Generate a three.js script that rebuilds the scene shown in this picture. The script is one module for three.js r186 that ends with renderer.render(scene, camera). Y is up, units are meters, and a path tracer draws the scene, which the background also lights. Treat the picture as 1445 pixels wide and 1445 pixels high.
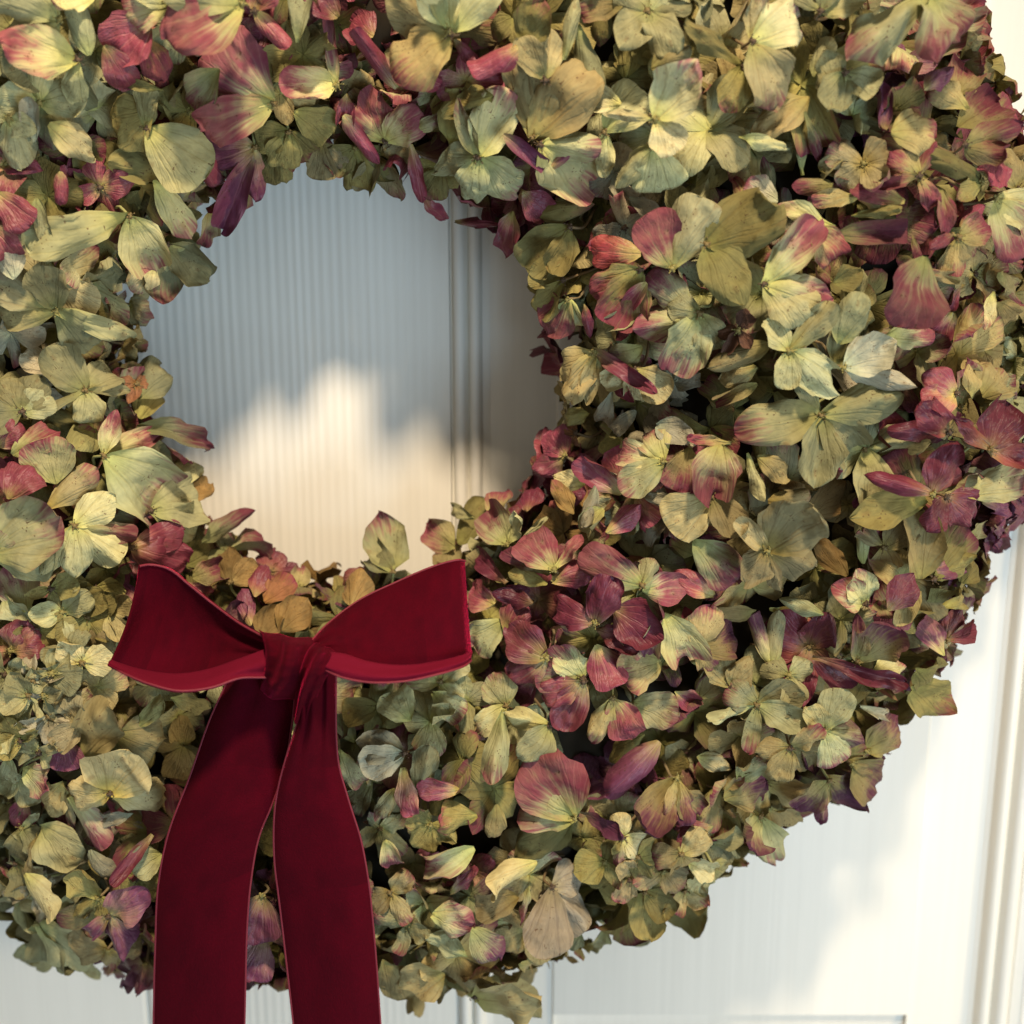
import * as THREE from 'three';
import { mergeGeometries } from 'three/addons/utils/BufferGeometryUtils.js';
import { RectAreaLightUniformsLib } from 'three/addons/lights/RectAreaLightUniformsLib.js';

// ---------- camera, light, exposure ----------
const scene = new THREE.Scene();
const TILT = 13 * Math.PI / 180;
const VIEW = new THREE.Vector3(0, Math.sin(TILT), Math.cos(TILT));            // from the wreath towards the viewer
const camera = new THREE.PerspectiveCamera(45, 1, 0.02, 30);
camera.position.set(0, 0, 0.08).addScaledVector(VIEW, 0.46);
camera.lookAt(0, 0, 0.08);
camera.focus = 0.445;
camera.userData.fStop = 7.5;
const renderer = new THREE.WebGLRenderer({ antialias: true });
renderer.setSize(1024, 1024);
renderer.shadowMap.enabled = true;
renderer.toneMapping = THREE.LinearToneMapping;
renderer.toneMappingExposure = 1.12;
RectAreaLightUniformsLib.init();
const ROOM = 0.3;                                                            // light that the unseen room throws back
scene.background = new THREE.Color().setRGB(ROOM, ROOM * 0.95, ROOM * 0.86);
const LAMP_AT = [0.1, 1.0, 0.76], LAMP_POWER = 7, LAMP_COLOUR = [1, 0.81, 0.59];                // unseen warm ceiling lamp, placed to light wreath and opening from above
const SIDE_AT = [1.15, -0.1, 0.55], SIDE_POWER = 1.9, SIDE_COLOUR = [1, 0.78, 0.5];                  // unseen warm lamp at right, placed to lift the shadow low on the door
const UNSEEN_WINDOW_AT = [0.62, -0.45, 1.15], UNSEEN_WINDOW_POWER = 7, UNSEEN_WINDOW_COLOUR = [0.56, 0.78, 1];           // unseen source of cool daylight in front, a little low, for the opening

// ---------- helpers ----------
let seed = 7;
const rnd = () => { seed = (seed + 0x6D2B79F5) | 0; let t = Math.imul(seed ^ (seed >>> 15), 1 | seed); t = (t + Math.imul(t ^ (t >>> 7), 61 | t)) ^ t; return ((t ^ (t >>> 14)) >>> 0) / 4294967296; };
const rr = (a, b) => a + (b - a) * rnd();
const gauss = () => (rnd() + rnd() + rnd() - 1.5) * 1.15;
const clamp = (x, a, b) => Math.min(b, Math.max(a, x));
const sm = (a, b, x) => { const t = clamp((x - a) / (b - a), 0, 1); return t * t * (3 - 2 * t); };
const hash = (x, y, s) => { let h = Math.imul(x | 0, 374761393) ^ Math.imul(y | 0, 668265263) ^ Math.imul(s | 0, 1442695041); h = Math.imul(h ^ (h >>> 13), 1274126177); return ((h ^ (h >>> 16)) >>> 0) / 4294967296; };
function noise(x, y, s) {
  const ix = Math.floor(x), iy = Math.floor(y), fx = x - ix, fy = y - iy, u = fx * fx * (3 - 2 * fx), v = fy * fy * (3 - 2 * fy);
  const a = hash(ix, iy, s), b = hash(ix + 1, iy, s), c = hash(ix, iy + 1, s), d = hash(ix + 1, iy + 1, s);
  return a + (b - a) * u + (c - a) * v + (a - b - c + d) * u * v;
}
const fbm = (x, y, s) => 0.55 * noise(x, y, s) + 0.3 * noise(x * 2.1, y * 2.1, s + 1) + 0.15 * noise(x * 4.3, y * 4.3, s + 2);
function put(o, name, parent) { o.name = name; o.castShadow = o.receiveShadow = true; (parent || scene).add(o); return o; }
const part = (geo, mat, name, parent) => put(new THREE.Mesh(geo, mat), name, parent);
function thing(name, label, category) { const g = new THREE.Group(); g.name = name; g.userData = { label, category }; scene.add(g); return g; }
const mm = (rows) => rows.map((r) => new THREE.Vector3(r[0] / 1000, r[1] / 1000, r[2] / 1000));
function dataTexture(size, h, fill, srgb) {
  const data = new Uint8Array(size * h * 4);
  for (let y = 0, o = 0; y < h; y++) for (let x = 0; x < size; x++, o += 4) { const c = fill(x, y); data[o] = c[0]; data[o + 1] = c[1]; data[o + 2] = c[2]; data[o + 3] = 255; }
  const t = new THREE.DataTexture(data, size, h);
  t.magFilter = THREE.LinearFilter; t.minFilter = THREE.LinearMipmapLinearFilter; t.generateMipmaps = true;
  if (srgb) t.colorSpace = THREE.SRGBColorSpace;
  t.needsUpdate = true;
  return t;
}

// ---------- lamps and daylight, all out of view ----------
{
  const at = new THREE.Vector3(...LAMP_AT), lamp = thing('unseen_ceiling_lamp', 'unseen round warm ceiling lamp above and in front of the door', 'lamp');
  lamp.position.copy(at);
  const aim = new THREE.Vector3(-0.08, 0.02, 0.04).sub(at).normalize();
  lamp.quaternion.setFromUnitVectors(new THREE.Vector3(0, -1, 0), aim);
  const shadeShape = [[0.02, 0.1], [0.045, 0.09], [0.06, 0.02], [0.062, -0.015], [0.058, -0.015], [0.056, 0.018], [0.042, 0.085], [0.02, 0.094]].map((p) => new THREE.Vector2(...p));
  part(new THREE.LatheGeometry(shadeShape, 40), new THREE.MeshStandardMaterial({ color: 0xd8d6d0, roughness: 0.4, metalness: 0.6 }), 'lamp_shade', lamp);
  part(new THREE.SphereGeometry(0.042, 24, 16), new THREE.MeshStandardMaterial({ color: 0x222222, emissive: new THREE.Color().setRGB(...LAMP_COLOUR), emissiveIntensity: 6 }), 'bulb', lamp);
  const s = new THREE.SpotLight(new THREE.Color().setRGB(...LAMP_COLOUR), LAMP_POWER, 0, 0.37, 1, 2);
  s.position.copy(at).addScaledVector(aim, 0.055); s.target.position.set(-0.08, 0.02, 0.04);
  s.castShadow = true; s.shadow.radius = 2.6;
  scene.add(s, s.target);

  const side = thing('unseen_side_lamp', 'unseen warm lamp with a round glowing globe to the right of the door', 'lamp');
  side.position.set(...SIDE_AT);
  part(new THREE.SphereGeometry(0.1, 32, 24), new THREE.MeshStandardMaterial({ color: 0x222222, emissive: new THREE.Color().setRGB(...SIDE_COLOUR), emissiveIntensity: 3 }), 'globe', side);
  part(new THREE.CylinderGeometry(0.04, 0.055, 0.03, 32), new THREE.MeshStandardMaterial({ color: 0x8a7a55, roughness: 0.3, metalness: 0.9 }), 'base', side).position.y = -0.112;
  const glow = new THREE.PointLight(new THREE.Color().setRGB(...SIDE_COLOUR), SIDE_POWER, 0, 2);
  glow.position.set(...SIDE_AT); glow.castShadow = true; glow.shadow.radius = 4.5;
  scene.add(glow);

  const win = thing('window', 'unseen source of low daylight in front of the door', 'window'), W = 0.6, H = 0.6;
  win.position.set(...UNSEEN_WINDOW_AT); win.lookAt(0, 0, 0.05);
  part(new THREE.BoxGeometry(W, H, 0.01), new THREE.MeshStandardMaterial({ color: 0x111111, emissive: new THREE.Color().setRGB(...UNSEEN_WINDOW_COLOUR), emissiveIntensity: 2 }), 'pane', win);
  const fm = new THREE.MeshStandardMaterial({ color: 0xe6e3dc, roughness: 0.5 });
  for (const k of [-1, 1]) {
    part(new THREE.BoxGeometry(0.06, H + 0.12, 0.06), fm, 'frame', win).position.x = k * (W / 2 + 0.03);
    part(new THREE.BoxGeometry(W, 0.06, 0.06), fm, 'frame', win).position.y = k * (H / 2 + 0.03);
  }
  const area = new THREE.RectAreaLight(new THREE.Color().setRGB(...UNSEEN_WINDOW_COLOUR), UNSEEN_WINDOW_POWER, W, H);
  area.position.set(...UNSEEN_WINDOW_AT); area.lookAt(0, 0, 0.05); area.translateZ(-0.02);
  scene.add(area);
}

// ---------- the door ----------
const paintTone = dataTexture(256, 256, (x, y) => { const n = fbm(x / 5, y / 60, 3) * 0.6 + fbm(x / 26, y / 110, 9) * 0.4, v = 226 + 10 * (n - 0.5); return [v, v - 4, v - 16]; }, true);
const paintBump = dataTexture(256, 256, (x, y) => { const v = 255 * (0.7 * fbm(x / 3.2, y / 70, 21) + 0.3 * noise(x / 9, y / 40, 5)); return [v, v, v]; });
for (const t of [paintTone, paintBump]) { t.wrapS = t.wrapT = THREE.RepeatWrapping; t.repeat.set(1 / 0.12, 1 / 0.3); }
const paint = new THREE.MeshStandardMaterial({ map: paintTone, bumpMap: paintBump, bumpScale: 0.00012, roughness: 0.42 });
const door = thing('panelled_door', 'cream white painted panelled door behind the hydrangea wreath', 'door');
// a strip of the door: a cross-section of [x, z] in millimetres carried from y0 to y1, closed at the back
function strip(section, y0, y1, name, back = -22) {
  const pos = [], uv = [], idx = [], front = section.map((p) => [p[0] / 1000, p[1] / 1000]);
  const ring = [...front, [front[front.length - 1][0], back / 1000], [front[0][0], back / 1000]];
  ring.push(ring[0]);
  let u = front[0][0];
  for (let i = 0; i < ring.length - 1; i++) {
    const [ax, az] = ring[i], [bx, bz] = ring[i + 1], w = Math.hypot(bx - ax, bz - az), k = pos.length / 3;
    for (const [x, z, uu] of [[ax, az, u], [bx, bz, u + w]]) for (const y of [y0 / 1000, y1 / 1000]) { pos.push(x, y, z); uv.push(uu, y); }
    idx.push(k, k + 1, k + 2, k + 1, k + 3, k + 2);
    u += w;
  }
  let g = new THREE.BufferGeometry();
  g.setAttribute('position', new THREE.Float32BufferAttribute(pos, 3)); g.setAttribute('uv', new THREE.Float32BufferAttribute(uv, 2)); g.setIndex(idx);
  g.computeVertexNormals();
  const n = g.attributes.normal, p = g.attributes.position;                  // smooth across the small steps of a curved profile
  for (let i = 0; i + 4 < (front.length - 1) * 4; i += 4) {
    const a = new THREE.Vector3().fromBufferAttribute(n, i + 2), b = new THREE.Vector3().fromBufferAttribute(n, i + 4);
    if (a.dot(b) > 0.8) { a.add(b).normalize(); for (const k of [i + 2, i + 3, i + 4, i + 5]) n.setXYZ(k, a.x, a.y, a.z); }
  }
  part(g, paint, name, door);
}
const bead = (x0, x1, z0, h, steps = 10) => Array.from({ length: steps + 1 }, (_, i) => [x0 + (x1 - x0) * i / steps, z0 + h * Math.sqrt(Math.max(0, 1 - (2 * i / steps - 1) ** 2))]);
const TOP = 420, LOW = -420;
{
  const reeds = [];
  for (let x = -174.5; x <= -26.2; x += 0.4) {
    const strength = 0.3 + 0.7 * sm(-30, -95, x), wander = 0.8 * noise(x / 14, 3, 11);
    reeds.push([x, -0.6 + strength * 0.09 * Math.cos(2 * Math.PI * (x + wander * 2.4) / 3.9) * (0.6 + 0.8 * noise(x / 6, 7, 12))]);
  }
  strip(reeds, LOW, TOP, 'reeded_stile');
  strip([[-420, 0], [-179, 0], [-177.6, -0.9], [-176.5, -2.5]], LOW, TOP, 'outer_stile');
  strip([[-176.5, -3], [-174.5, -3]], LOW, TOP, 'groove');
  strip([[-26.2, -1.6], ...bead(-25.4, -19.4, -2.2, 3.6), ...bead(-18.6, -13.2, -3.4, 3.4), [-12.6, -4.4], [-9.4, -5]], LOW, TOP, 'moulding');
  strip([[-9.4, -5.2], [19.2, -2.4], [20, -1.2]], LOW, TOP, 'panel_bevel');
  strip([[20, -1.0], [21, -0.6], [190.4, -0.6], [191.4, -1.0]], -268.7, TOP, 'panel_field');
  strip([[191.4, -1.2], [192.2, -2.4], [222.6, -5.2]], LOW, TOP, 'panel_bevel');
  strip([[222.6, -5], [224.8, -4.4], ...bead(225.4, 232.2, -3.4, 3.6), ...bead(233, 240.6, -2.4, 3.8), [241.4, -1.2], [246.5, -0.4]], LOW, TOP, 'moulding');
  strip([[246.5, 0], [420, 0]], LOW, TOP, 'outer_stile');
  // the bevel under the field runs down and back to the bottom rail
  const g = new THREE.BufferGeometry(), y = -268.7 / 1000, v = [[0.02, y, -0.0012], [0.1914, y, -0.0012], [0.1914, y - 0.002, -0.0036], [0.02, y - 0.002, -0.0036], [0.232, y - 0.032, -0.0075], [-0.012, y - 0.032, -0.0075], [0.232, -0.42, -0.0075], [-0.012, -0.42, -0.0075]];
  const tri = [[3, 2, 0], [0, 2, 1], [5, 4, 3], [3, 4, 2], [7, 6, 5], [5, 6, 4]];
  const pos = [], uv = [];
  for (const t of tri) for (const k of t) { pos.push(...v[k]); uv.push(v[k][0], v[k][1]); }
  g.setAttribute('position', new THREE.Float32BufferAttribute(pos, 3)); g.setAttribute('uv', new THREE.Float32BufferAttribute(uv, 2)); g.computeVertexNormals();
  part(g, paint, 'panel_bevel', door);
}

// ---------- dried petals: colours ----------
const TONES = {                                                                // sRGB: petal, petal near the claw, vein
  lime: [[188, 184, 134], [182, 182, 108], [148, 138, 79]], olive: [[146, 136, 82], [148, 144, 79], [112, 98, 55]], sage: [[164, 160, 116], [162, 162, 100], [112, 112, 75]],
  tan: [[172, 156, 106], [166, 158, 93], [134, 108, 64]], cream: [[200, 190, 140], [194, 188, 109], [168, 140, 90]], grey: [[178, 170, 140], [170, 174, 140], [136, 134, 120]],
  ochre: [[154, 124, 74], [152, 130, 78], [120, 80, 36]], drab: [[160, 146, 104], [160, 140, 75], [106, 84, 54]], butter: [[200, 184, 132], [196, 176, 90], [150, 126, 66]],
  ash: [[152, 142, 120], [144, 134, 100], [98, 88, 84]], rust: [[152, 106, 74], [150, 110, 60], [110, 60, 40]], brown: [[128, 92, 72], [110, 80, 60], [80, 54, 44]],
  rose: [[170, 130, 104], [176, 168, 96], [190, 140, 120]], red: [[152, 122, 88], [160, 148, 92], [190, 140, 110]], plum: [[150, 110, 100], [160, 150, 90], [170, 120, 120]], wine: [[140, 80, 72], [150, 130, 80], [160, 96, 96]],
};
const PINKS = { rose: [124, 48, 68], red: [128, 46, 58], plum: [100, 46, 74], wine: [94, 34, 52] };
const S = 176, SPAN = 1.3;
const fields = [0, 1, 2].map((k) => {
  const f = { r: new Float32Array(S * S), vein: new Float32Array(S * S), fine: new Float32Array(S * S), streak: new Float32Array(S * S), cloud: new Float32Array(S * S), speck: new Float32Array(S * S) };
  for (let y = 0, i = 0; y < S; y++) for (let x = 0; x < S; x++, i++) {
    const px = ((x + 0.5) / S - 0.5) * SPAN, py = (y + 0.5) / S, r = Math.hypot(px, py + 0.06), a = Math.atan2(px, py + 0.1) + 0.05 * (fbm(px * 5, py * 5, 60 + k) - 0.5);
    const d1 = Math.abs(Math.sin(a * 5.5 + k)) * r / 5.5, d2 = Math.abs(Math.sin(a * 13 + 2 * k + 0.9 * Math.sin(r * 4))) * r / 13, d3 = Math.abs(Math.sin(a * 27 + 2.4 * noise(px * 9, py * 9, k))) * r / 27;
    f.r[i] = r / 1.06;
    f.vein[i] = Math.max(Math.exp(-((d1 / 0.011) ** 2)), 0.75 * Math.exp(-((d2 / 0.008) ** 2)) * sm(0.22, 0.45, r), 0.5 * Math.exp(-((d3 / 0.006) ** 2)) * sm(0.45, 0.7, r));
    f.fine[i] = 0.45 * fbm(a * 30, r * 8, 70 + k) + 0.55 * fbm(px * 13, py * 13, 75 + k);
    f.streak[i] = 0.6 * noise(a * 22, r * 2.2, 80 + k) + 0.4 * noise(a * 48, r * 5, 90 + k);
    f.cloud[i] = fbm(px * 4, py * 4, 100 + k);
    f.speck[i] = noise(px * 42, py * 42, 110 + k) * (0.55 + 0.9 * noise(px * 5, py * 5, 120 + k));
  }
  return f;
});
const bumps = fields.map((f) => dataTexture(S, S, (x, y) => { const i = y * S + x, v = clamp(255 * (0.55 - 0.22 * f.vein[i] + 0.5 * (f.fine[i] - 0.5) + 0.5 * (f.cloud[i] - 0.5)), 0, 255); return [v, v, v]; }));
const petalMats = new Map();
function petalMat(tone, pink, hue, k) {
  if (['rose', 'red', 'plum', 'wine'].includes(tone)) { hue = tone; pink = Math.max(pink, 0.5); } else pink *= 0.78;
  let level = pink < 0.06 ? 0 : pink < 0.28 ? 0.2 : pink < 0.52 ? 0.45 : pink < 0.88 ? 0.7 : 0.93;
  if (level < 0.3 || ['grey', 'ash', 'butter', 'drab', 'brown', 'rust', 'ochre'].includes(tone)) { hue = 'rose'; level = level > 0.5 ? 0.7 : level > 0.1 ? 0.2 : 0; }
  if (level > 0.9) tone = hue === 'red' ? 'rose' : hue;
  k = level ? (k + Math.round(level * 10)) % 3 : (tone.length + tone.charCodeAt(0)) % 3;
  if (level) k = (tone.charCodeAt(1) + Math.round(level * 10)) % 3;
  const key = tone + level + hue;
  if (petalMats.has(key)) return petalMats.get(key);
  const [body, claw, vein] = TONES[tone], tint = PINKS[hue], f = fields[k], pale = tone === 'wine' || tone === 'plum' ? 0.3 : 0.5;
  const map = dataTexture(S, S, (x, y) => {
    const i = y * S + x, r = f.r[i], c = [0, 0, 0];
    const m = level ? sm(-0.26, 0.28, r + 0.42 * (f.streak[i] - 0.5) + 0.45 * (f.cloud[i] - 0.5) + 0.3 * (f.fine[i] - 0.5) - (1.14 - level * 1.06)) : 0;
    const strong = m * (0.72 + 0.4 * (f.cloud[i] - 0.3)), base = sm(0.5, 0.05, r), v = f.vein[i];
    const rustSpot = sm(1.1, 1.16, f.speck[i]), brown = sm(0.66, 0.8, f.cloud[i]) * 0.35;
    for (let j = 0; j < 3; j++) {
      let w = body[j] + (claw[j] - body[j]) * base;
      w += (vein[j] - w) * v * 0.26;
      w *= 0.8 + 0.26 * f.fine[i] + 0.18 * f.cloud[i];
      w += ([132, 100, 62][j] - w) * brown;
      let q = tint[j] * (0.86 + 0.32 * f.fine[i]);
      q += ([206, 170, 150][j] - q) * v * pale * (1 - 0.5 * m);
      w += (q - w) * clamp(strong, 0, 1);
      w += ([78, 52, 34][j] - w) * rustSpot * 0.6;
      c[j] = clamp(w, 0, 255);
    }
    return c;
  }, true);
  const mat = new THREE.MeshPhysicalMaterial({ name: 'dried_petal', map, bumpMap: bumps[k], bumpScale: 0.0008, transmission: PINKS[tone] ? 0 : 0.12, roughness: PINKS[tone] ? 0.46 : 0.8, specularIntensity: PINKS[tone] ? 0.5 : 0.32, side: THREE.DoubleSide, vertexColors: true });
  petalMats.set(key, mat);
  return mat;
}

// ---------- dried petals: shapes ----------
// A sepal in its own axes: +Y from claw to tip, +Z out of the blade. Lengths in metres.
function petalShape(L, W, o, rows = 11, cols = 8, tintBy = null) {
  const s1 = Math.floor(rnd() * 9999), pointed = o.pointed, ea = pointed ? 0.85 : rr(0.62, 0.95), eb = pointed ? 0.8 : rr(0.3, 0.48), tm = ea / (ea + eb), top = tm ** ea * (1 - tm) ** eb;
  const pos = [], uv = [], col = [], idx = [], tint = tintBy || [1, 1, 1];
  let a = 0, yc = 0, zc = 0, last = 0;
  const ph1 = rr(0, 9), ph2 = rr(0, 9), fr = rr(7, 13);
  for (let i = 0; i <= rows; i++) {
    const t = Math.sin((i / rows) * Math.PI / 2) ** 1.05;
    a = o.bend * t + o.tip * t * t * t;
    yc += Math.cos(a) * (t - last) * L; zc += Math.sin(a) * (t - last) * L; last = t;
    const half = Math.max(0.035 * L * (1 - t), W / 2 * (t ** ea * (1 - t) ** eb) / top);
    for (let j = 0; j <= cols; j++) {
      const q = 2 * j / cols - 1, side = q < 0 ? 17 : 53;
      let x = q * half * (1 + 0.2 * (noise(t * 5.5 + 3, side, s1) - 0.5) * Math.abs(q) + 0.08 * (noise(t * 12, side + 5, s1) - 0.5) * Math.abs(q));
      const ty = t * L, k = o.cup / (W / 2 + 1e-6);
      let xx = x, zz = 0;
      if (Math.abs(k) > 1e-3) { const g = k * x * (o.roll ? 0.6 + 0.4 * Math.abs(q) : 1); xx = Math.sin(g) / k; zz = (1 - Math.cos(g)) / k; }
      if (o.fold) { const ax = Math.sqrt(x * x + (0.04 * L) ** 2) - 0.04 * L; xx = x * Math.cos(o.fold); zz = ax * Math.sin(o.fold); }
      { const e = Math.max(Math.abs(q) * sm(0.2, 0.6, t), (t - 0.35) * 1.5) - 0.5 + 0.3 * (noise(t * 4, side, s1 + 8) - 0.5); if (e > 0) { zz += o.rim * W * e * e * 1.1; xx *= 1 - 0.5 * Math.abs(o.rim) * e; } }
      zz += L * 0.16 * o.wave * (fbm(x / L * 3 + 5, t * 3, s1) - 0.45) * sm(0, 0.35, t);
      zz += L * 0.045 * o.wave * q * q * (Math.sin(t * fr + ph1) * (q < 0 ? 1 : 0) + Math.sin(t * fr * 1.13 + ph2) * (q > 0 ? 1 : 0));
      zz += L * 0.035 * o.wave * (noise(t * 9, q * 3.5 + 9, s1 + 4) - 0.5) * sm(0.1, 0.4, t);
      const along = 0.06 * L * (1 - q * q) * 0;
      pos.push(xx, yc - Math.sin(a) * zz + along, zc + Math.cos(a) * zz);
      uv.push(0.5 + x / L / SPAN, clamp(ty / L, 0.005, 0.995));
      col.push(tint[0], tint[1], tint[2]);
    }
  }
  const w = cols + 1;
  for (let i = 0; i < rows; i++) for (let j = 0; j < cols; j++) { const k = i * w + j; idx.push(k, k + 1, k + w, k + 1, k + w + 1, k + w); }
  const g = new THREE.BufferGeometry();
  g.setAttribute('position', new THREE.Float32BufferAttribute(pos, 3)); g.setAttribute('uv', new THREE.Float32BufferAttribute(uv, 2)); g.setAttribute('color', new THREE.Float32BufferAttribute(col, 3));
  g.setIndex(idx); g.computeVertexNormals();
  return g;
}
function formOf(kind, w) {
  const o = { bend: -0.2 + 0.6 * gauss(), tip: -0.4 + 0.95 * gauss(), cup: 0.2 + 0.75 * gauss(), wave: rr(1.0, 2.1), fold: 0, roll: false, rim: rnd() < 0.7 ? rr(0.25, 0.9) * (rnd() < 0.6 ? -1 : 1) : 0, pointed: kind === 'p' || rnd() < 0.34 };
  if (kind === 'r') { o.cup = (rnd() < 0.5 ? 1 : -1) * rr(1.5, 2.1); o.roll = true; o.wave = 0.6; }
  if (kind === 'v' || (kind !== 'r' && rnd() < (w < 0.65 ? 0.5 : 0.22))) { o.fold = rr(0.4, 0.95) * (rnd() < 0.7 ? -1 : 1); o.cup = 0; }
  return o;
}
const tintOf = () => { const l = rr(0.42, 0.92), h = 0.05 * gauss(); return [l * (1 + h), l * (1 + 0.02 * gauss()), l * (1 - 1.4 * h)]; };
const hueAt = (x, y) => { const n = noise(x * 30 + 9, y * 30 + 9, 31); return y < -0.03 && x > -0.02 ? (n < 0.6 ? 'plum' : 'rose') : x > 0.05 ? (n < 0.45 ? 'red' : 'rose') : (n < 0.72 ? 'rose' : 'plum'); };

// ---------- the wreath ----------
const wreath = thing('hydrangea_wreath', 'round wreath of dried green and dusky pink hydrangea hanging on the door', 'wreath');
const CX = -0.065, CY = 0.0472, RING = 0.1698, WIDE = 0.09, DEEP = 0.055, MID = 0.045;
// the ring is a little fuller low on the left, below and at the right
function swell(angle) { const w = (at, s) => Math.exp(-((Math.atan2(Math.sin(angle - at), Math.cos(angle - at)) / s) ** 2)); return 0.01 * w(-2.15, 0.42) + 0.011 * w(0.06, 0.6) + 0.006 * w(-1.38, 0.35); }
function surface(x, y) {
  const dx = x - CX, dy = y - CY, rho = Math.hypot(dx, dy) || 1e-6, s = swell(Math.atan2(dy, dx)), e = clamp((rho - RING - s) / (WIDE + s), -0.985, 0.985), z = MID + DEEP * Math.sqrt(1 - e * e);
  const n = new THREE.Vector3(dx / rho * e / WIDE, dy / rho * e / WIDE, Math.sqrt(1 - e * e) / DEEP).normalize(), h = dome(x, y);
  n.addScaledVector(h.lean, 0.6).normalize();
  return { z, n, rise: h.rise };
}
// the flower heads packed side by side: each a low dome, with valleys where they meet
const HEADS = mm([[99, 73, 0], [33, -26, 0], [115, -85, 0], [56, 145, 0], [-8, 146, 0], [-94, 157, 0], [141, 110, 0], [145, 25, 0], [-153, 99, 0], [-160, 7, 0], [-161, -65, 0], [-30, -94, 0], [-12, -167, 0], [-148, -143, 0], [65, -132, 0], [-154, 162, 0], [119, 163, 0], [73, 10, 0], [40, 79, 0], [141, -45, 0], [-89, -159, 0], [-80, -46, 0]]);
for (let k = 0; k < 14; k++) { const g = k * 0.4488 + 2.0, r = RING + (k % 2 ? 0.035 : -0.035), h = new THREE.Vector3(CX + r * Math.cos(g), CY + r * Math.sin(g), 0); if (HEADS.every((o) => o.distanceTo(h) > 0.055)) HEADS.push(h); }
function dome(x, y) {
  let best = HEADS[0], d = 1;
  for (const h of HEADS) { const e = Math.hypot(h.x - x, h.y - y); if (e < d) { d = e; best = h; } }
  const k = Math.min(d / 0.042, 1.25);
  return { rise: 0.009 * (1 - 1.5 * k * k), lean: new THREE.Vector3(x - best.x, y - best.y, 0).multiplyScalar(18) };
}
const AX = new THREE.Vector3(1, 0, 0), UPV = new THREE.Vector3().crossVectors(VIEW, AX).normalize();
const beadGeo = (() => {
  const parts = [];
  for (const [x, y, z, r] of [[0, 0, 0.0007, 0.0009], [0.0009, 0.0003, 0.0005, 0.00055], [-0.0007, 0.0007, 0.0006, 0.0005], [-0.0004, -0.0009, 0.0005, 0.0005], [0.0006, -0.0007, 0.0009, 0.00045]]) parts.push(new THREE.IcosahedronGeometry(r, 1).translate(x, y, z));
  for (let k = 0; k < 5; k++) parts.push(new THREE.CylinderGeometry(0.00008, 0.00014, 0.0026, 5).translate(0, 0.0013, 0).rotateX(0.5 + 0.15 * k).rotateZ(k * 1.3).toNonIndexed(), new THREE.IcosahedronGeometry(0.00028, 0).translate(0, 0.0026, 0).rotateX(0.5 + 0.15 * k).rotateZ(k * 1.3));
  return mergeGeometries(parts.map((g) => g.index ? g.toNonIndexed() : g));
})();
const beadMats = [0x6b5a33, 0x4b3a28, 0x7d7440].map((c) => new THREE.MeshStandardMaterial({ name: 'floret_eye', color: c, roughness: 0.8 }));
const stalkMats = [0x8b8a55, 0x6d5a3c, 0x7a6a4a].map((c) => new THREE.MeshStandardMaterial({ name: 'stalk', color: c, roughness: 0.8 }));
const stalkGeos = [0, 1, 2, 3, 4, 5].map((k) => {
  const c = new THREE.CatmullRomCurve3([new THREE.Vector3(0, 0, 0), new THREE.Vector3(0.001 * Math.sin(k), 0.001 * Math.cos(k * 2), -0.006), new THREE.Vector3(0.005 * Math.cos(k * 1.7), 0.005 * Math.sin(k * 1.7), -0.014), new THREE.Vector3(0.009 * Math.cos(k * 1.7 + 0.6), 0.009 * Math.sin(k * 1.7 + 0.6), -0.024)]);
  return new THREE.TubeGeometry(c, 10, 0.00055, 6);
});
// turns a blade: its length runs along d, its face towards f as far as that allows
function bladeTurn(d, f, roll) {
  const y = d.clone().normalize(), z = f.clone().addScaledVector(y, -f.dot(y)).normalize(), x = new THREE.Vector3().crossVectors(y, z);
  const q = new THREE.Quaternion().setFromRotationMatrix(new THREE.Matrix4().makeBasis(x, y, z));
  return q.multiply(new THREE.Quaternion().setFromAxisAngle(new THREE.Vector3(0, 1, 0), roll));
}
const placed = [];                                                            // what grows where, for the florets between
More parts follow.
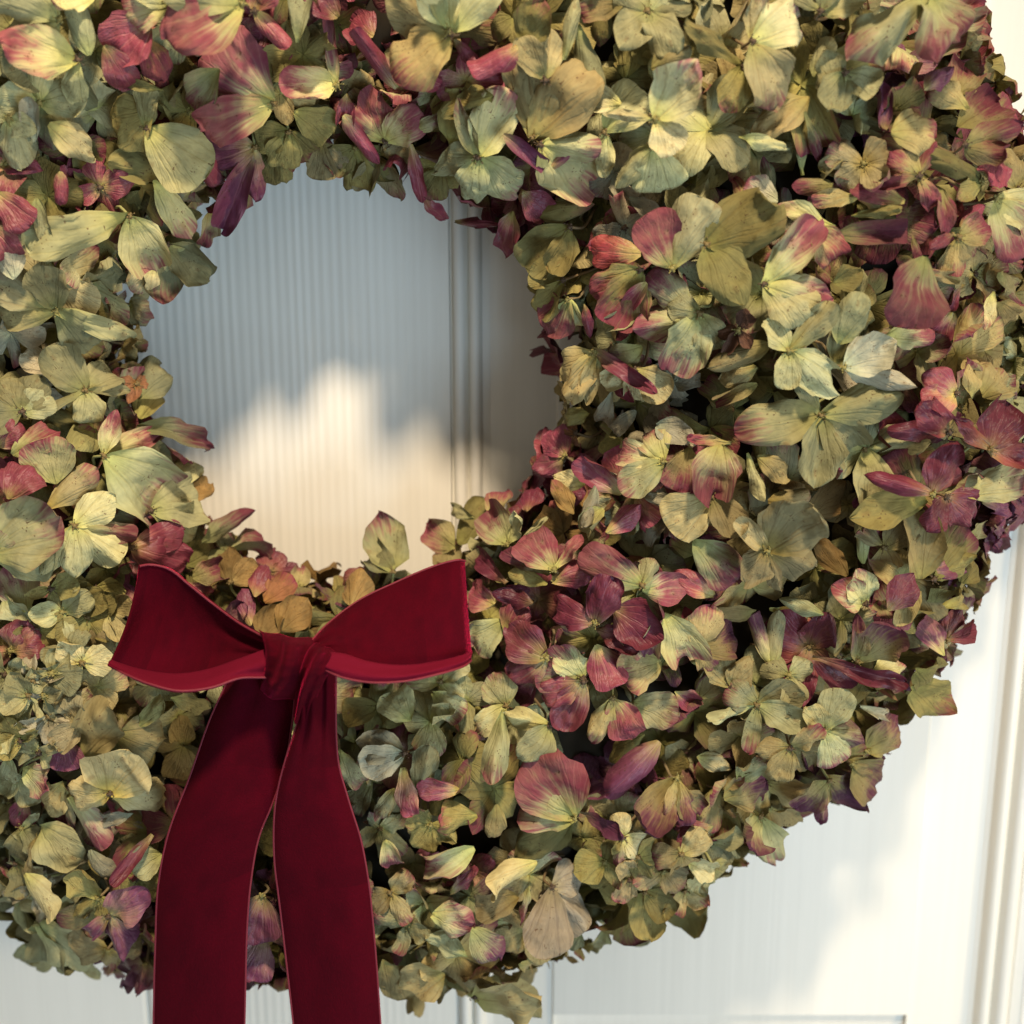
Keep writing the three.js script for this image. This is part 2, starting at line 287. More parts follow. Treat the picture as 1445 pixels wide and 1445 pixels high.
// A floret or a single petal as it stands: the claws meet at (x, y) in millimetres on the face of the wreath, 'height' above it;
// each petal is "turn length pink width form"
function W(tone, xm, ym, height, petals) {
  const x = xm / 1000, y = ym / 1000, { z, n, rise } = surface(x, y), hueHere = hueAt(x, y);
  const p = new THREE.Vector3(x, y, z).addScaledVector(VIEW, height / 1000 + rise + rr(-0.0005, 0.0035));
  const list = petals.split(';').map((s) => s.trim().split(' ')), lone = list.length === 1;
  const g = new THREE.Group();
  g.position.copy(p);
  let mean = 0, pinks = 0;
  for (const [turn, len, pink, width, form] of list) {
    const th = turn * Math.PI / 180, kind = form || (/[a-z]/.test(width || '') ? width : ''), w = parseFloat(width) || 1;
    const flat = AX.clone().multiplyScalar(Math.cos(th)).addScaledVector(UPV, Math.sin(th));
    const tangent = clamp(Math.atan(-flat.dot(n) / Math.max(0.3, VIEW.dot(n))), -0.75, 0.5), lift = clamp(tangent + (lone ? rr(0, 0.35) : rr(0.1, 0.4)), -0.7, 0.6);
    const L = len / 1000 / Math.cos(lift), Wd = Math.min(len / 1000 * 1.0 * w * (kind === 'r' ? 1.9 : 1.05), L * 1.28);
    const d = flat.clone().multiplyScalar(Math.cos(lift)).addScaledVector(VIEW, Math.sin(lift));
    const mesh = new THREE.Mesh(petalShape(L, Wd, formOf(kind, w), 14, 10, tintOf()), petalMat(tone, +pink, hueHere, 0));
    mesh.quaternion.copy(bladeTurn(d, VIEW.clone().multiplyScalar(0.75).addScaledVector(n, 0.45), 0.22 * gauss()));
    mesh.name = 'petal'; mesh.castShadow = mesh.receiveShadow = true;
    if (lone) mesh.position.copy(p);
    (lone ? wreath : g).add(mesh);
    mean += +len / list.length; pinks += +pink / list.length;
    placed.push({ x: x + flat.x * len / 2000, y: y + flat.y * len / 2000, r: len / 2000 });
  }
  grown.push({ x, y, tone: tone === 'rust' || tone === 'red' ? 'olive' : tone, pink: pinks, len: mean });
  if (lone) return;
  finish(g, n);
}
const grown = [];
function finish(g, n) {
  const q = new THREE.Quaternion().setFromUnitVectors(new THREE.Vector3(0, 0, 1), n), k = Math.floor(rnd() * 6);
  const eye = part(beadGeo, beadMats[k % 3], 'eye', g); eye.quaternion.copy(q); eye.rotateZ(k);
  const stalk = part(stalkGeos[k], stalkMats[k % 3], 'stalk', g); stalk.quaternion.copy(q);
  put(g, 'floret', wreath);
}

W('sage', -145.4, 166.6, 0, '210 20.5 0; 150 19.7 0');
W('lime', -134.1, 175.5, 0, '200 18.8 .3 .8');
W('lime', -141.1, 154.3, 0, '180 21.6 .55 .8; 255 16.0 0 .6');
W('lime', -85.5, 168.3, 8, '205 28.7 .85 .95; 165 24.0 .2 .8');
W('rose', -117.5, 167.1, 0, '215 18.2 1');
W('ochre', -120.4, 162.7, 0, '290 14.3 .8 .8');
W('lime', -110.1, 171.5, 0, '180 19.8 .6; 165 12.7 .1 .7');
W('rose', -83.7, 169.7, 0, '60 13.0 1; 315 15.1 .8 .4 r');
W('lime', -96.6, 151.5, 0, '220 18.8 .6 .8 v');
W('lime', -81.3, 142.8, 0, '150 25.1 .8; 200 31.8 .7 .5');
W('cream', -60.2, 151.1, 0, '190 19.0 .6 .6 r; 95 18.1 .9 .25 r');
W('olive', -121.5, 142.1, 0, '200 19.7 0');
W('lime', -124.9, 135.9, 4, '320 24.0 0 .9; 80 11.8 0 .9');
W('olive', -111.9, 120.6, 0, '175 28.6 0 .6');
W('lime', -126.2, 118.6, 0, '300 19.6 .1 .6');
W('rose', -110.0, 127.8, 6, '285 21.3 1 .35 r');
W('cream', -112.0, 111.7, 0, '250 16.4 .5 .6');
W('plum', -91.2, 130.2, 0, '195 19.9 .8 .9; 240 31.9 1 .4; 262 18.1 0 .5');
W('lime', -134.5, 104.5, 6, '210 31.2 .05 .5; 290 19.9 .3 1');
W('sage', -128.2, 96.1, 0, '320 16.6 0; 250 20.5 .1; 285 18.6 0');
W('cream', -133.0, 89.0, 0, '240 15.1 .3 .8');
W('sage', -162.1, 73.5, 0, '85 16.4 0 .9; 195 22.4 0 .6; 310 22.4 0 .7; 340 29.3 0 .3');
W('cream', -163.4, 74.4, 0, '150 22.3 .3 .8');
W('rose', -173.8, 113.3, 0, '315 16.4 .8 .8');
W('rose', -176.1, 102.1, 0, '300 13.0 .7');
W('grey', -160.1, 130.6, 0, '85 12.2 0 .7');
W('lime', -166.6, 137.4, 0, '275 16.1 0; 170 6.3 0; 215 9.4 0; 330 9.4 0');
W('rose', -152.3, 119.8, 0, '265 12.4 1 .35 r');
W('sage', -160.9, 111.0, 0, '280 14.9 0 .3 r');
W('grey', -171.4, 84.0, 0, '100 12.1 0');
W('cream', -154.2, 135.3, 0, '330 19.5 0 .6');
W('olive', -116.8, 146.6, 0, '170 15.5 0 .4');
W('olive', -75.8, 141.4, 0, '340 13.5 0');
W('cream', -90.1, 132.1, 0, '350 20.6 .3 .4');
W('rose', -57.1, 148.8, 0, '260 13.2 1 .5');
W('sage', -71.1, 161.9, 0, '80 16.1 0 .6');
W('rose', -58.1, 171.9, 0, '140 12.4 1');
W('rose', -132.5, 158.9, 0, '300 16.8 .9 .6');
W('sage', -137.5, 155.9, 0, '100 16.0 0 .4 r');
W('rose', -46.8, 166.8, 0, '140 13.6 1');
W('tan', -19.7, 160.4, 6, '150 24.1 .05 .9; 215 23.3 .1 .8');
W('lime', -20.1, 161.1, 7, '65 21.6 0 1.2; 110 17.6 .2 .8');
W('rose', -39.2, 148.7, 0, '130 20.6 .9 .3 r');
W('rose', -41.7, 158.9, 8, '320 21.9 .9 .35 r');
W('rose', -18.8, 161.5, 0, '310 12.0 1 .5');
W('rose', 2.0, 156.0, 5, '200 17.6 1 .5 r');
W('tan', 10.9, 148.4, 0, '100 14.5 0; 130 13.0 0 .8');
W('tan', 7.0, 131.0, 0, '110 22.3 0 .5; 80 27.2 0 .7; 45 27.2 0 .9');
W('plum', -2.9, 129.7, 9, '325 17.5 .9 .3 r');
W('plum', 12.1, 120.0, 9, '25 14.2 .7 .25 r');
W('lime', 9.5, 127.9, 5, '320 24.8 .08 1; 350 19.9 .1 .7');
W('lime', -11.5, 123.2, 9, '195 18.8 0 .95; 310 21.3 .12 .95; 255 18.8 0 .7; 60 20.5 .1 .9; 115 16.2 .2 .5');
W('olive', -6.1, 143.5, 0, '200 16.4 0');
W('olive', -21.6, 130.1, 0, '70 17.0 0');
W('cream', -45.1, 133.0, 3, '25 15.5 .4 1; 110 15.5 .7; 150 24.1 .9 .4');
W('cream', -34.3, 135.1, 0, '15 12.7 .6 .6');
W('rose', -58.7, 140.7, 6, '310 18.6 1 .35 r');
W('rose', -35.7, 130.5, 3, '280 18.9 1 .35');
W('rose', -33.2, 116.1, 0, '300 15.5 1 .4');
W('olive', -62.9, 129.4, 0, '330 22.9 .05 .6');
W('rose', -21.4, 106.4, 0, '345 16.4 .9 .4');
W('rose', 0.4, 108.8, 0, '255 16.5 .85 .6');
W('rose', 3.8, 115.3, 0, '320 13.0 1');
W('olive', 6.4, 107.0, 0, '0 21.5 .2 .4');
W('olive', 20.8, 102.9, 0, '215 20.4 .05 .95; 250 16.1 .05 .8');
W('cream', 46.3, 133.5, 9, '50 18.5 .1 1; 300 12.9 .05 .9; 175 15.3 0 .4');
W('lime', 31.2, 133.7, 0, '270 15.4 0 .5; 50 20.2 0 .8; 20 13.8 0 .6');
W('lime', 46.5, 127.3, 3, '280 16.2 0 1.2; 225 17.8 .05 .7');
W('grey', 39.9, 112.5, 0, '320 13.0 0 .5');
W('sage', 43.8, 170.4, 0, '235 16.4 0 .8; 300 16.4 0 .9; 60 12.2 0; 150 12.2 0; 0 13.0 0 .6');
W('sage', 21.6, 168.0, 0, '285 22.8 0 .6');
W('sage', 17.1, 154.9, 0, '80 18.3 0 .35');
W('olive', 3.6, 159.6, 0, '60 13.0 .2');
W('tan', 36.3, 173.0, 0, '190 15.6 .2 .6');
W('cream', 35.7, 141.2, 0, '160 12.8 0 .8');
W('tan', 44.8, 150.9, 0, '25 15.1 0 .9');
W('red', 44.0, 92.3, 0, '175 21.0 .8 .6');
W('olive', 44.2, 87.3, 0, '205 19.4 .6 .7; 245 21.0 .5');
W('cream', 53.9, 86.6, 6, '120 19.2 .7 .9; 70 20.9 .05 1');
W('cream', 60.0, 75.1, 0, '145 16.8 .5 .9');
W('lime', 61.0, 70.9, 5, '190 20.2 .6 1');
W('olive', 18.8, 83.2, 0, '165 13.1 0 .8; 230 15.8 0');
W('lime', 20.3, 76.2, 0, '235 15.0 .7; 270 15.9 .3 .8');
W('rose', 46.0, 82.3, 0, '230 13.0 .8 .4 r');
W('rose', 25.7, 74.8, 0, '280 13.1 1 .5');
W('sage', 43.9, 71.3, 0, '200 12.8 0 .8');
W('cream', 75.7, 157.1, 7, '30 24.4 .2 .8; 300 23.6 .25 .8; 80 15.0 .1 .8');
W('tan', 97.4, 144.7, 0, '215 23.0 .05 .6');
W('olive', 74.7, 152.2, 0, '150 20.6 0 .5; 250 15.8 .1 .7');
W('sage', 98.2, 167.4, 4, '15 15.0 0 .7; 70 12.6 0 .8; 130 13.0 0 .7');
W('tan', 88.3, 174.8, 0, '170 19.6 0 .6');
W('lime', 131.1, 170.1, 10, '220 28.1 .15 .75; 325 20.0 .6 1; 275 23.2 .6 .6; 160 26.5 .05 .7');
W('sage', 147.9, 170.4, 0, '355 18.7 .5 .6 p; 30 13.0 .6');
W('sage', 98.7, 150.0, 0, '70 15.1 0 .4 r');
W('lime', 106.3, 144.8, 0, '120 13.0 0');
W('sage', 107.7, 150.1, 0, '290 13.5 0 .9; 325 12.7 0; 245 15.1 0');
W('tan', 149.4, 146.5, 0, '60 18.7 .4 .9');
W('tan', 153.1, 141.1, 0, '140 14.7 .2 .8');
W('tan', 150.4, 135.4, 0, '35 21.2 .5 .8');
W('tan', 124.3, 131.9, 4, '5 18.5 .1 1');
W('plum', 123.4, 133.4, 0, '100 16.1 1 .3 r');
W('plum', 135.8, 146.1, 0, '40 13.7 .7 .6');
W('tan', 149.7, 127.5, 4, '20 21.2 .6 .55 p; 345 16.3 .5 .7');
W('rose', 163.9, 126.2, 0, '250 13.0 1');
W('tan', 174.2, 115.1, 0, '110 13.4 0; 50 13.0 0; 20 13.0 0');
W('lime', 164.2, 111.7, 0, '300 22.3 .55 1; 335 16.5 .3');
W('tan', 107.6, 117.0, 0, '180 13.7 .6 .4 r');
W('tan', 115.2, 112.3, 0, '185 15.3 .3 .5');
W('tan', 129.6, 109.2, 0, '165 17.9 .7 .4');
W('lime', 107.7, 102.1, 0, '165 22.7 .1 .4');
W('tan', 98.8, 102.1, 4, '310 16.2 .6 .9');
W('tan', 109.4, 100.5, 0, '0 22.8 .7 .35 r');
W('olive', 113.1, 106.1, 0, '0 14.6 0 .4');
W('tan', 142.3, 113.2, 0, '275 15.5 .7 .6');
W('olive', 157.5, 116.5, 0, '165 19.7 0 .5; 215 13.0 .3 .6');
W('tan', 133.4, 117.1, 0, '140 12.2 .6; 60 13.0 .7 .5; 200 13.8 .7 .4; 300 13.0 .8 .5');
W('rose', 150.1, 101.3, 0, '40 15.6 .9 .5');
W('rose', 147.5, 98.9, 0, '210 12.3 1 .4');
W('tan', 149.4, 98.1, 0, '20 12.3 .6; 270 13.0 .3; 330 12.3 .2');
W('tan', 133.6, 98.9, 0, '285 10.6 .7 .3');
W('lime', 135.0, 90.1, 8, '255 23.8 .8 .95');
W('lime', 112.5, 76.4, 0, '65 13.0 0 .8');
W('olive', 107.2, 82.9, 0, '20 10.7 0');
W('lime', 83.8, 82.0, 6, '50 21.4 .5 .7; 345 23.9 .45 .5 p; 325 19.0 0 .9');
W('olive', 64.7, 94.9, 7, '25 23.9 0 1; 300 23.1 .05 .8');
W('sage', 61.0, 105.3, 0, '70 14.7 0 .8');
W('tan', 74.6, 104.5, 0, '60 16.3 .1 .5');
W('tan', 85.1, 102.1, 0, '120 21.2 .15 .35');
W('sage', 89.3, 112.3, 0, '105 15.3 .2 .5');
W('lime', 98.5, 121.7, 0, '100 17.7 0 .3');
W('sage', 96.0, 139.4, 0, '295 18.3 .4 .25');
W('lime', 74.1, 130.2, 0, '355 20.8 0 .25');
W('grey', 89.4, 111.6, 0, '165 12.6 .3');
W('sage', 112.0, 127.1, 0, '210 12.5 0 .5');
W('tan', 103.3, 122.5, 0, '340 11.5 .6 .4');
W('rose', 153.8, 83.5, 0, '255 12.9 .9 .3');
W('rose', 152.7, 74.5, 0, '250 12.5 .8 .7');
W('tan', 152.9, 84.3, 0, '175 15.7 .2 .4');
W('cream', 167.9, 81.7, 0, '260 13.0 .1 .4');
W('tan', 170.1, 78.3, 0, '320 12.6 0 .9');
W('tan', 170.5, 88.2, 0, '320 12.6 .2 .9');
W('lime', 128.9, 66.5, 0, '10 18.2 .4 .8');
W('sage', 110.0, 62.9, 0, '70 15.8 0 .8');
W('lime', 92.4, 59.5, 9, '45 17.9 0 .85; 320 19.1 .05 .9; 265 13.0 0 .8; 130 12.7 0 .7');
W('sage', 105.5, 38.6, 8, '15 27.4 0 .6; 190 29.1 .1 .6; 265 24.5 0 1; 315 23.3 0 .8; 130 15.2 0 .4');
W('grey', 111.5, 54.7, 6, '345 27.2 0 .5 p; 25 18.5 0 .8');
W('sage', 110.6, 55.2, 0, '80 19.6 0 .7');
W('lime', 63.9, 72.5, 5, '250 19.2 .1 1; 300 16.3 0 .8; 160 12.1 0');
W('tan', 87.9, 62.8, 0, '200 22.0 0 .3 r');
W('tan', 84.2, 55.0, 0, '200 16.3 0 .7');
W('tan', 85.1, 49.7, 0, '205 14.6 .1 .35 r');
W('brown', 77.5, 67.6, 0, '180 9.0 0 .9; 240 7.5 0; 60 6.8 0; 300 7.5 0');
W('cream', 71.7, 27.4, 5, '260 18.4 .5 1.1');
W('tan', 76.2, 28.3, 0, '175 15.9 .5 .35');
W('lime', 81.4, 24.9, 0, '290 17.7 0 .5');
W('tan', 84.9, 23.8, 0, '325 13.0 0 .6');
W('cream', 140.3, 70.6, 0, '225 16.1 .4 .8');
W('wine', 144.6, 10.4, 8, '165 24.0 .95 .45; 75 18.0 .9 .85');
W('wine', 150.9, 32.0, 0, '150 18.7 1 .6; 180 20.4 1 .5');
W('wine', 166.7, 25.2, 3, '65 19.8 .9 .9; 145 17.2 0 .5; 350 17.2 0 .6');
W('rose', 153.2, 45.7, 0, '150 13.5 .85 .9; 200 13.0 0');
W('tan', 164.5, 44.4, 0, '50 19.5 .2 .9');
W('tan', 160.8, 43.7, 0, '85 16.1 0 .5');
W('lime', 184.4, 39.0, 0, '180 13.0 0');
W('lime', 160.8, 8.7, 0, '20 22.5 .1 .6');
W('plum', 172.2, 5.9, 0, '345 16.6 .9 .35');
W('olive', 144.8, 8.7, 0, '195 27.5 0 .5');
W('wine', 153.1, 9.1, 0, '245 14.7 1; 330 19.8 1 .8');
W('tan', 147.1, -21.6, 0, '100 23.7 0 .5 r');
W('olive', 152.0, -22.1, 0, '60 22.9 .1 .9; 30 17.6 0 .6');
W('plum', 148.8, -19.1, 0, '5 19.3 .7 .4');
W('olive', 166.9, -25.8, 0, '60 13.4 0');
W('lime', 167.8, -6.6, 0, '10 13.2 .3 .5');
W('plum', 181.6, -4.6, 0, '330 13.0 .9 .4');
W('lime', 126.5, -14.9, 0, '85 18.2 0 .3 r');
W('ochre', 120.2, -19.3, 0, '125 19.1 0 .5');
W('drab', 88.7, -9.2, 7, '55 23.2 0 1; 340 25.0 0 .8; 295 17.2 0 .6; 140 14.6 0 .6; 240 13.8 0');
W('drab', 89.4, 8.2, 0, '5 20.5 .1 .3 r');
W('tan', 70.2, 9.3, 0, '215 18.9 0 1; 305 17.2 0 .8');
W('lime', 64.6, -6.5, 0, '315 22.5 .5 .7');
W('rose', 72.7, -26.5, 0, '150 16.5 .8 .6');
W('rose', 133.2, -32.0, 4, '50 15.8 .9 .75');
W('lime', 126.5, -29.7, 0, '150 14.0 .5; 110 13.0 .2');
W('tan', 89.4, -32.6, 0, '185 20.9 0 .35');
W('tan', 67.2, -46.4, 0, '70 15.8 .1; 20 17.5 .4; 330 13.2 .6');
W('rose', 69.2, -53.8, 0, '105 21.1 .6 .3 r');
W('cream', 95.7, -54.0, 0, '110 20.3 .6 .3 r; 85 21.2 0 .3 r');
W('tan', 94.5, -31.7, 0, '345 24.4 .5 .35');
W('sage', 112.3, -33.8, 0, '160 15.7 0 .5');
W('tan', 124.8, -51.7, 0, '55 20.4 .4 .9; 95 16.0 .4 .7');
W('wine', 109.9, -49.8, 0, '340 33.5 .95 .3');
W('lime', 130.4, -58.2, 0, '25 17.9 .3 .7');
W('cream', 162.1, -55.1, 4, '120 15.6 .8 .7');
W('wine', 162.7, -48.6, 0, '20 15.5 .9 .8; 60 13.0 .5');
W('olive', 157.7, -33.4, 0, '15 17.0 0 .5');
W('olive', 149.6, -57.9, 0, '330 20.9 .1 .8');
W('tan', 80.9, -61.7, 0, '120 13.0 0; 60 11.5 0');
W('sage', 101.4, -57.1, 0, '150 11.5 0; 20 11.5 0; 280 10.4 0');
W('sage', 89.8, -68.3, 0, '150 13.3 .1; 20 16.9 0 .9; 340 16.9 0 .7; 195 19.6 0 .3; 260 17.8 .1 .4');
W('lime', 113.4, -78.2, 6, '70 14.5 0 .9; 340 20.8 .5 1; 300 15.4 .1; 130 11.7 0');
W('tan', 135.1, -93.6, 0, '30 22.4 .5 .8; 355 24.3 .6 .3 p');
W('grey', 129.2, -71.7, 0, '340 19.9 0 .4');
W('olive', 150.2, -66.9, 0, '335 20.2 .1 .8 p');
W('tan', 129.5, -98.2, 0, '315 24.3 .5 .9 p; 350 16.8 .6 .6');
W('tan', 119.9, -103.1, 5, '235 18.6 .4 .7; 275 27.0 .5 .25 v; 320 25.2 .7 .6 p');
W('sage', 94.6, -117.3, 6, '225 18.6 .6 .9; 293 29.8 .15 .55 p');
W('tan', 99.3, -115.8, 0, '310 18.6 0 .8');
W('tan', 80.1, -108.1, 0, '20 19.2 .5 .8');
W('tan', 100.8, -84.3, 7, '250 13.5 0 1; 190 13.0 0 .8; 40 13.0 .3 .8');
W('cream', 69.7, -90.3, 0, '340 15.3 0 .5');
W('lime', 85.1, -99.7, 0, '45 13.0 .3');
W('tan', 62.1, -104.4, 0, '320 13.6 .1');
W('rose', 76.2, -119.0, 0, '215 15.7 .7');
W('cream', 66.8, -134.3, 0, '340 12.1 0');
W('sage', 78.3, -140.7, 0, '330 13.0 .1; 230 13.0 0');
W('rose', 60.7, -64.1, 0, '330 10.4 .8');
W('tan', 70.5, -67.0, 0, '60 13.0 0 .8');
W('rose', 26.2, -59.6, 5, '205 18.7 .7 .7; 245 20.4 .8 .7');
W('rose', 8.5, -60.6, 0, '220 14.3 .9');
W('tan', 36.8, -65.5, 4, '295 17.7 .7 .8; 250 23.1 .1 .4');
W('cream', 44.8, -68.8, 0, '350 17.7 .3 .9; 310 15.1 .5');
W('lime', -37.6, -76.7, 0, '130 14.5 0 1');
W('lime', -29.4, -67.1, 0, '325 12.7 .3 .9');
W('grey', -39.3, -87.0, 4, '165 18.1 0 .7; 200 17.2 0 .8');
W('sage', -34.8, -102.2, 0, '75 18.1 0 .7');
W('lime', -2.3, -70.9, 0, '110 13.5 .3; 215 15.3 .2 .6');
W('lime', -3.2, -71.8, 4, '260 25.1 .2 .6');
W('lime', 13.9, -77.3, 7, '160 17.0 0 .8; 235 16.1 0 .9');
W('lime', 23.5, -112.3, 10, '125 30.8 .7 1; 168 24.5 .6 .9');
W('olive', 23.1, -114.2, 0, '220 29.9 .05 .6');
W('plum', 54.9, -83.1, 8, '225 29.5 1 .35 r');
W('plum', 25.8, -112.3, 0, '345 18.1 .9 .4');
W('olive', 50.4, -82.2, 0, '220 17.0 0 .6');
W('olive', -13.1, -111.3, 0, '190 14.5 .2 .9');
W('rose', -19.4, -101.0, 0, '175 15.4 .6 .6');
W('rose', -40.2, -93.1, 0, '280 18.1 .5 .5');
W('cream', -43.0, -100.5, 0, '240 15.4 .3 .5');
W('cream', -64.7, -88.2, 0, '300 16.3 .3 .5');
W('lime', -14.1, -124.2, 5, '205 27.3 .5 .4 r');
W('cream', -47.8, -122.2, 0, '285 13.7 .4 .7');
W('tan', -5.9, -107.3, 0, '270 21.7 .3 .4');
W('cream', 9.6, -132.7, 4, '200 22.0 0 .35 r');
W('rose', -23.5, -143.8, 0, '30 12.9 .8 .5');
W('cream', -30.2, -152.6, 0, '350 15.8 .5 .9');
W('sage', -15.4, -157.6, 4, '310 17.7 .6 .9');
W('lime', -17.5, -173.7, 0, '150 14.2 0 .7');
W('drab', 2.3, -145.7, 0, '195 15.7 0 .8');
W('ash', 15.3, -144.0, 0, '265 26.8 0 .7; 310 22.2 0 1.1; 20 13.9 0');
W('cream', 6.9, -142.4, 0, '260 15.7 .4 .3');
W('sage', 38.0, -170.8, 0, '260 25.0 .05 .5 p');
W('sage', 27.3, -171.1, 0, '230 13.4 0');
W('olive', 51.3, -148.3, 0, '280 18.8 0 .8; 320 15.1 0');
W('tan', 61.8, -98.1, 0, '235 26.2 .4 .7; 270 18.0 .5');
W('tan', -15.3, -201.7, 5, '335 28.6 0 .9; 15 27.6 .05 .9 p; 60 17.8 0');
W('tan', -26.3, -183.1, 0, '205 21.1 0 .9');
W('tan', -26.6, -190.8, 0, '240 15.5 0 .6');
W('tan', -50.9, -179.3, 0, '290 20.9 0 .8');
W('tan', 3.3, -180.1, 0, '330 18.2 .2 .8');
W('olive', -19.9, -225.1, 0, '20 15.3 0');
W('tan', 0.5, -221.2, 0, '35 12.1 0');
W('tan', -9.8, -221.9, 0, '170 15.5 .05 .5');
W('butter', -147.9, -101.5, 10, '60 21.2 0 1.3; 335 22.5 0 .7; 195 18.0 0 .9');
W('grey', -142.2, -111.3, 0, '195 14.5 0 .5');
W('tan', -159.6, -89.8, 0, '55 26.9 0 .8');
W('tan', -144.4, -79.4, 0, '345 18.8 0');
W('olive', -138.1, -77.7, 0, '45 17.0 0 .5');
W('lime', -126.9, -67.8, 0, '340 13.5 0 .5');
W('cream', -165.2, -104.4, 6, '300 23.5 .6 .4 r');
W('tan', -166.6, -98.6, 0, '235 18.9 0 .7');
W('tan', -167.0, -98.6, 0, '268 22.5 .2 .2');
W('lime', -182.3, -93.7, 0, '335 16.2 .5 .8');
W('plum', -164.4, -80.5, 0, '280 12.5 .8');
W('sage', -179.5, -118.7, 0, '320 20.9 0 .9');
W('cream', -185.2, -137.7, 6, '315 20.4 0 .4 r');
W('sage', -181.1, -161.9, 0, '45 24.6 0 .25');
W('grey', -161.5, -146.3, 0, '250 13.9 0 .4');
W('grey', -158.0, -125.4, 0, '290 15.5 0 .4 r');
W('cream', -192.0, -168.1, 0, '170 13.0 0');
W('sage', -191.4, -169.4, 5, '320 28.8 .05 .8; 280 27.9 0 .8');
W('sage', -192.4, -172.8, 0, '225 22.2 0 .8');
W('plum', -150.8, -151.2, 5, '280 20.5 .75 1; 225 17.7 .6 .4; 30 14.9 0');
W('plum', -150.2, -189.4, 0, '200 19.5 .6; 230 23.4 .9 .4 p; 285 18.5 .5; 250 14.6 .4');
W('rose', -134.6, -119.2, 0, '235 20.9 .9 .35');
W('lime', -131.5, -127.1, 0, '200 13.0 0');
W('plum', -94.0, -143.5, 0, '260 20.3 .8; 235 16.6 .3 .6');
W('rose', -188.7, -109.8, 0, '255 12.7 .7');
W('drab', -180.8, -121.0, 0, '255 21.9 0 .35');
W('sage', -156.7, 43.8, 5, '125 16.9 0 1; 50 17.8 0 1; 5 15.1 0 .3; 215 21.4 0 .25; 290 13.3 0');
W('sage', -144.5, 38.9, 0, '60 19.1 0 1');
W('olive', -143.1, 31.0, 0, '70 24.0 0 .6');
W('rust', -144.7, 44.5, 0, '150 7.6 .3; 30 6.3 .3; 260 6.3 0');
W('sage', -175.6, 38.3, 0, '65 15.6 0 .9; 120 13.0 0; 30 13.0 0; 200 13.0 0');
W('grey', -166.2, 52.4, 0, '150 13.0 0 .8');
W('sage', -142.4, 27.3, 3, '350 30.8 .6 .55 p');
W('sage', -178.0, 22.9, 0, '30 19.1 .5 .7');
W('sage', -163.7, 11.0, 0, '100 16.8 .3 1.2');
W('rose', -177.0, 7.2, 6, '60 16.6 .9 1');
W('drab', -166.6, 2.8, 0, '40 22.9 .2 .6');
W('rose', -183.7, 26.8, 0, '45 12.3 .8');
W('lime', -149.2, 18.4, 9, '35 26.3 .45 .6; 322 29.0 .25 1; 75 17.2 .5 .5');
W('sage', -131.8, 2.6, 0, '70 21.8 0 .7');
W('ochre', -129.1, -0.5, 0, '35 13.0 0 .8');
W('lime', -156.9, -4.4, 6, '40 17.8 .05 .7; 350 20.5 .5 .6; 318 20.5 0 .9; 240 20.5 0 .5; 275 18.7 0 .7');
W('lime', -185.5, -11.3, 7, '25 27.9 .3 1; 350 23.5 0 .7; 60 17.4 .5');
W('sage', -137.2, -2.6, 0, '20 21.2 0; 340 19.3 0 .9');
W('wine', -142.1, -14.0, 0, '20 19.9 .8 .6; 340 21.7 .9 .8');
W('sage', -121.6, -16.1, 0, '35 21.5 .6 .5 p');
W('cream', -177.7, -33.9, 0, '110 20.2 .4 .8');
W('lime', -186.3, -27.1, 0, '320 14.0 0');
W('rose', -182.4, -47.8, 0, '60 13.0 .6; 20 12.6 0');
W('ochre', -108.8, -30.8, 0, '100 14.9 0 .7 p; 30 12.1 0');
W('wine', -97.9, -35.8, 0, '80 14.9 .8 .6 p');
W('plum', -98.5, -44.7, 0, '110 15.6 .7 .6');
W('ochre', -87.6, -46.8, 0, '50 15.7 0 .9');
W('ochre', -94.6, -48.9, 0, '60 13.0 0');
W('rust', -94.2, -37.6, 0, '50 13.0 .3');
W('tan', -123.1, -27.4, 0, '20 11.9 .4');
W('rose', -128.5, -29.9, 0, '350 14.6 .7 .4');
W('tan', 30.3, 57.8, 0, '215 18.5 0 .8; 260 19.3 0 .4; 240 22.0 0 .5');
W('lime', 45.9, 60.6, 0, '205 18.0 .4 .6');
W('rose', 28.6, 58.6, 0, '320 26.4 .9 .25');
W('rose', 36.3, 49.5, 0, '310 12.3 .9 .5');
W('cream', 43.6, 52.7, 0, '280 13.0 0; 320 14.7 0; 200 12.1 0');
W('olive', 28.9, 36.4, 0, '190 14.2 0 .5');
W('grey', 36.4, 44.3, 4, '250 15.8 0 .55');
W('grey', 44.8, 38.9, 0, '225 13.0 0 .5');
W('lime', 53.3, 20.4, 6, '115 20.8 .6 .6; 165 20.8 .4 .5; 215 18.2 .2 .7');
W('rose', 40.0, 8.1, 0, '135 19.4 .7 .6');
W('rose', 20.4, 19.3, 0, '120 13.0 .9; 200 13.0 .8');
W('cream', 27.2, 10.1, 0, '165 12.5 0 .7');
W('rust', 24.7, 28.7, 0, '140 7.0 0; 230 7.0 0');
W('ochre', 22.9, -0.8, 0, '120 13.5 .1 .6');
W('grey', 30.6, 9.7, 6, '250 15.1 0 .6');
W('lime', 33.2, 2.2, 0, '225 16.0 0 .5 r');
W('rose', 34.0, -6.2, 0, '45 15.9 .8 .8');
W('grey', 51.5, 33.3, 0, '335 13.8 0 .8');
W('rose', 54.2, 16.2, 0, '305 13.0 .9 .5');
W('tan', 62.3, 26.2, 0, '260 16.3 .6');
W('grey', 58.5, 6.1, 0, '165 13.0 0 .5');
W('lime', -1.4, -15.3, 5, '95 13.8 .4 1; 60 15.7 0 .5; 125 17.5 .6');
W('lime', 2.7, -13.8, 0, '45 13.0 0 .35');
W('tan', -22.7, -20.7, 0, '145 17.3 .4 .8 p');
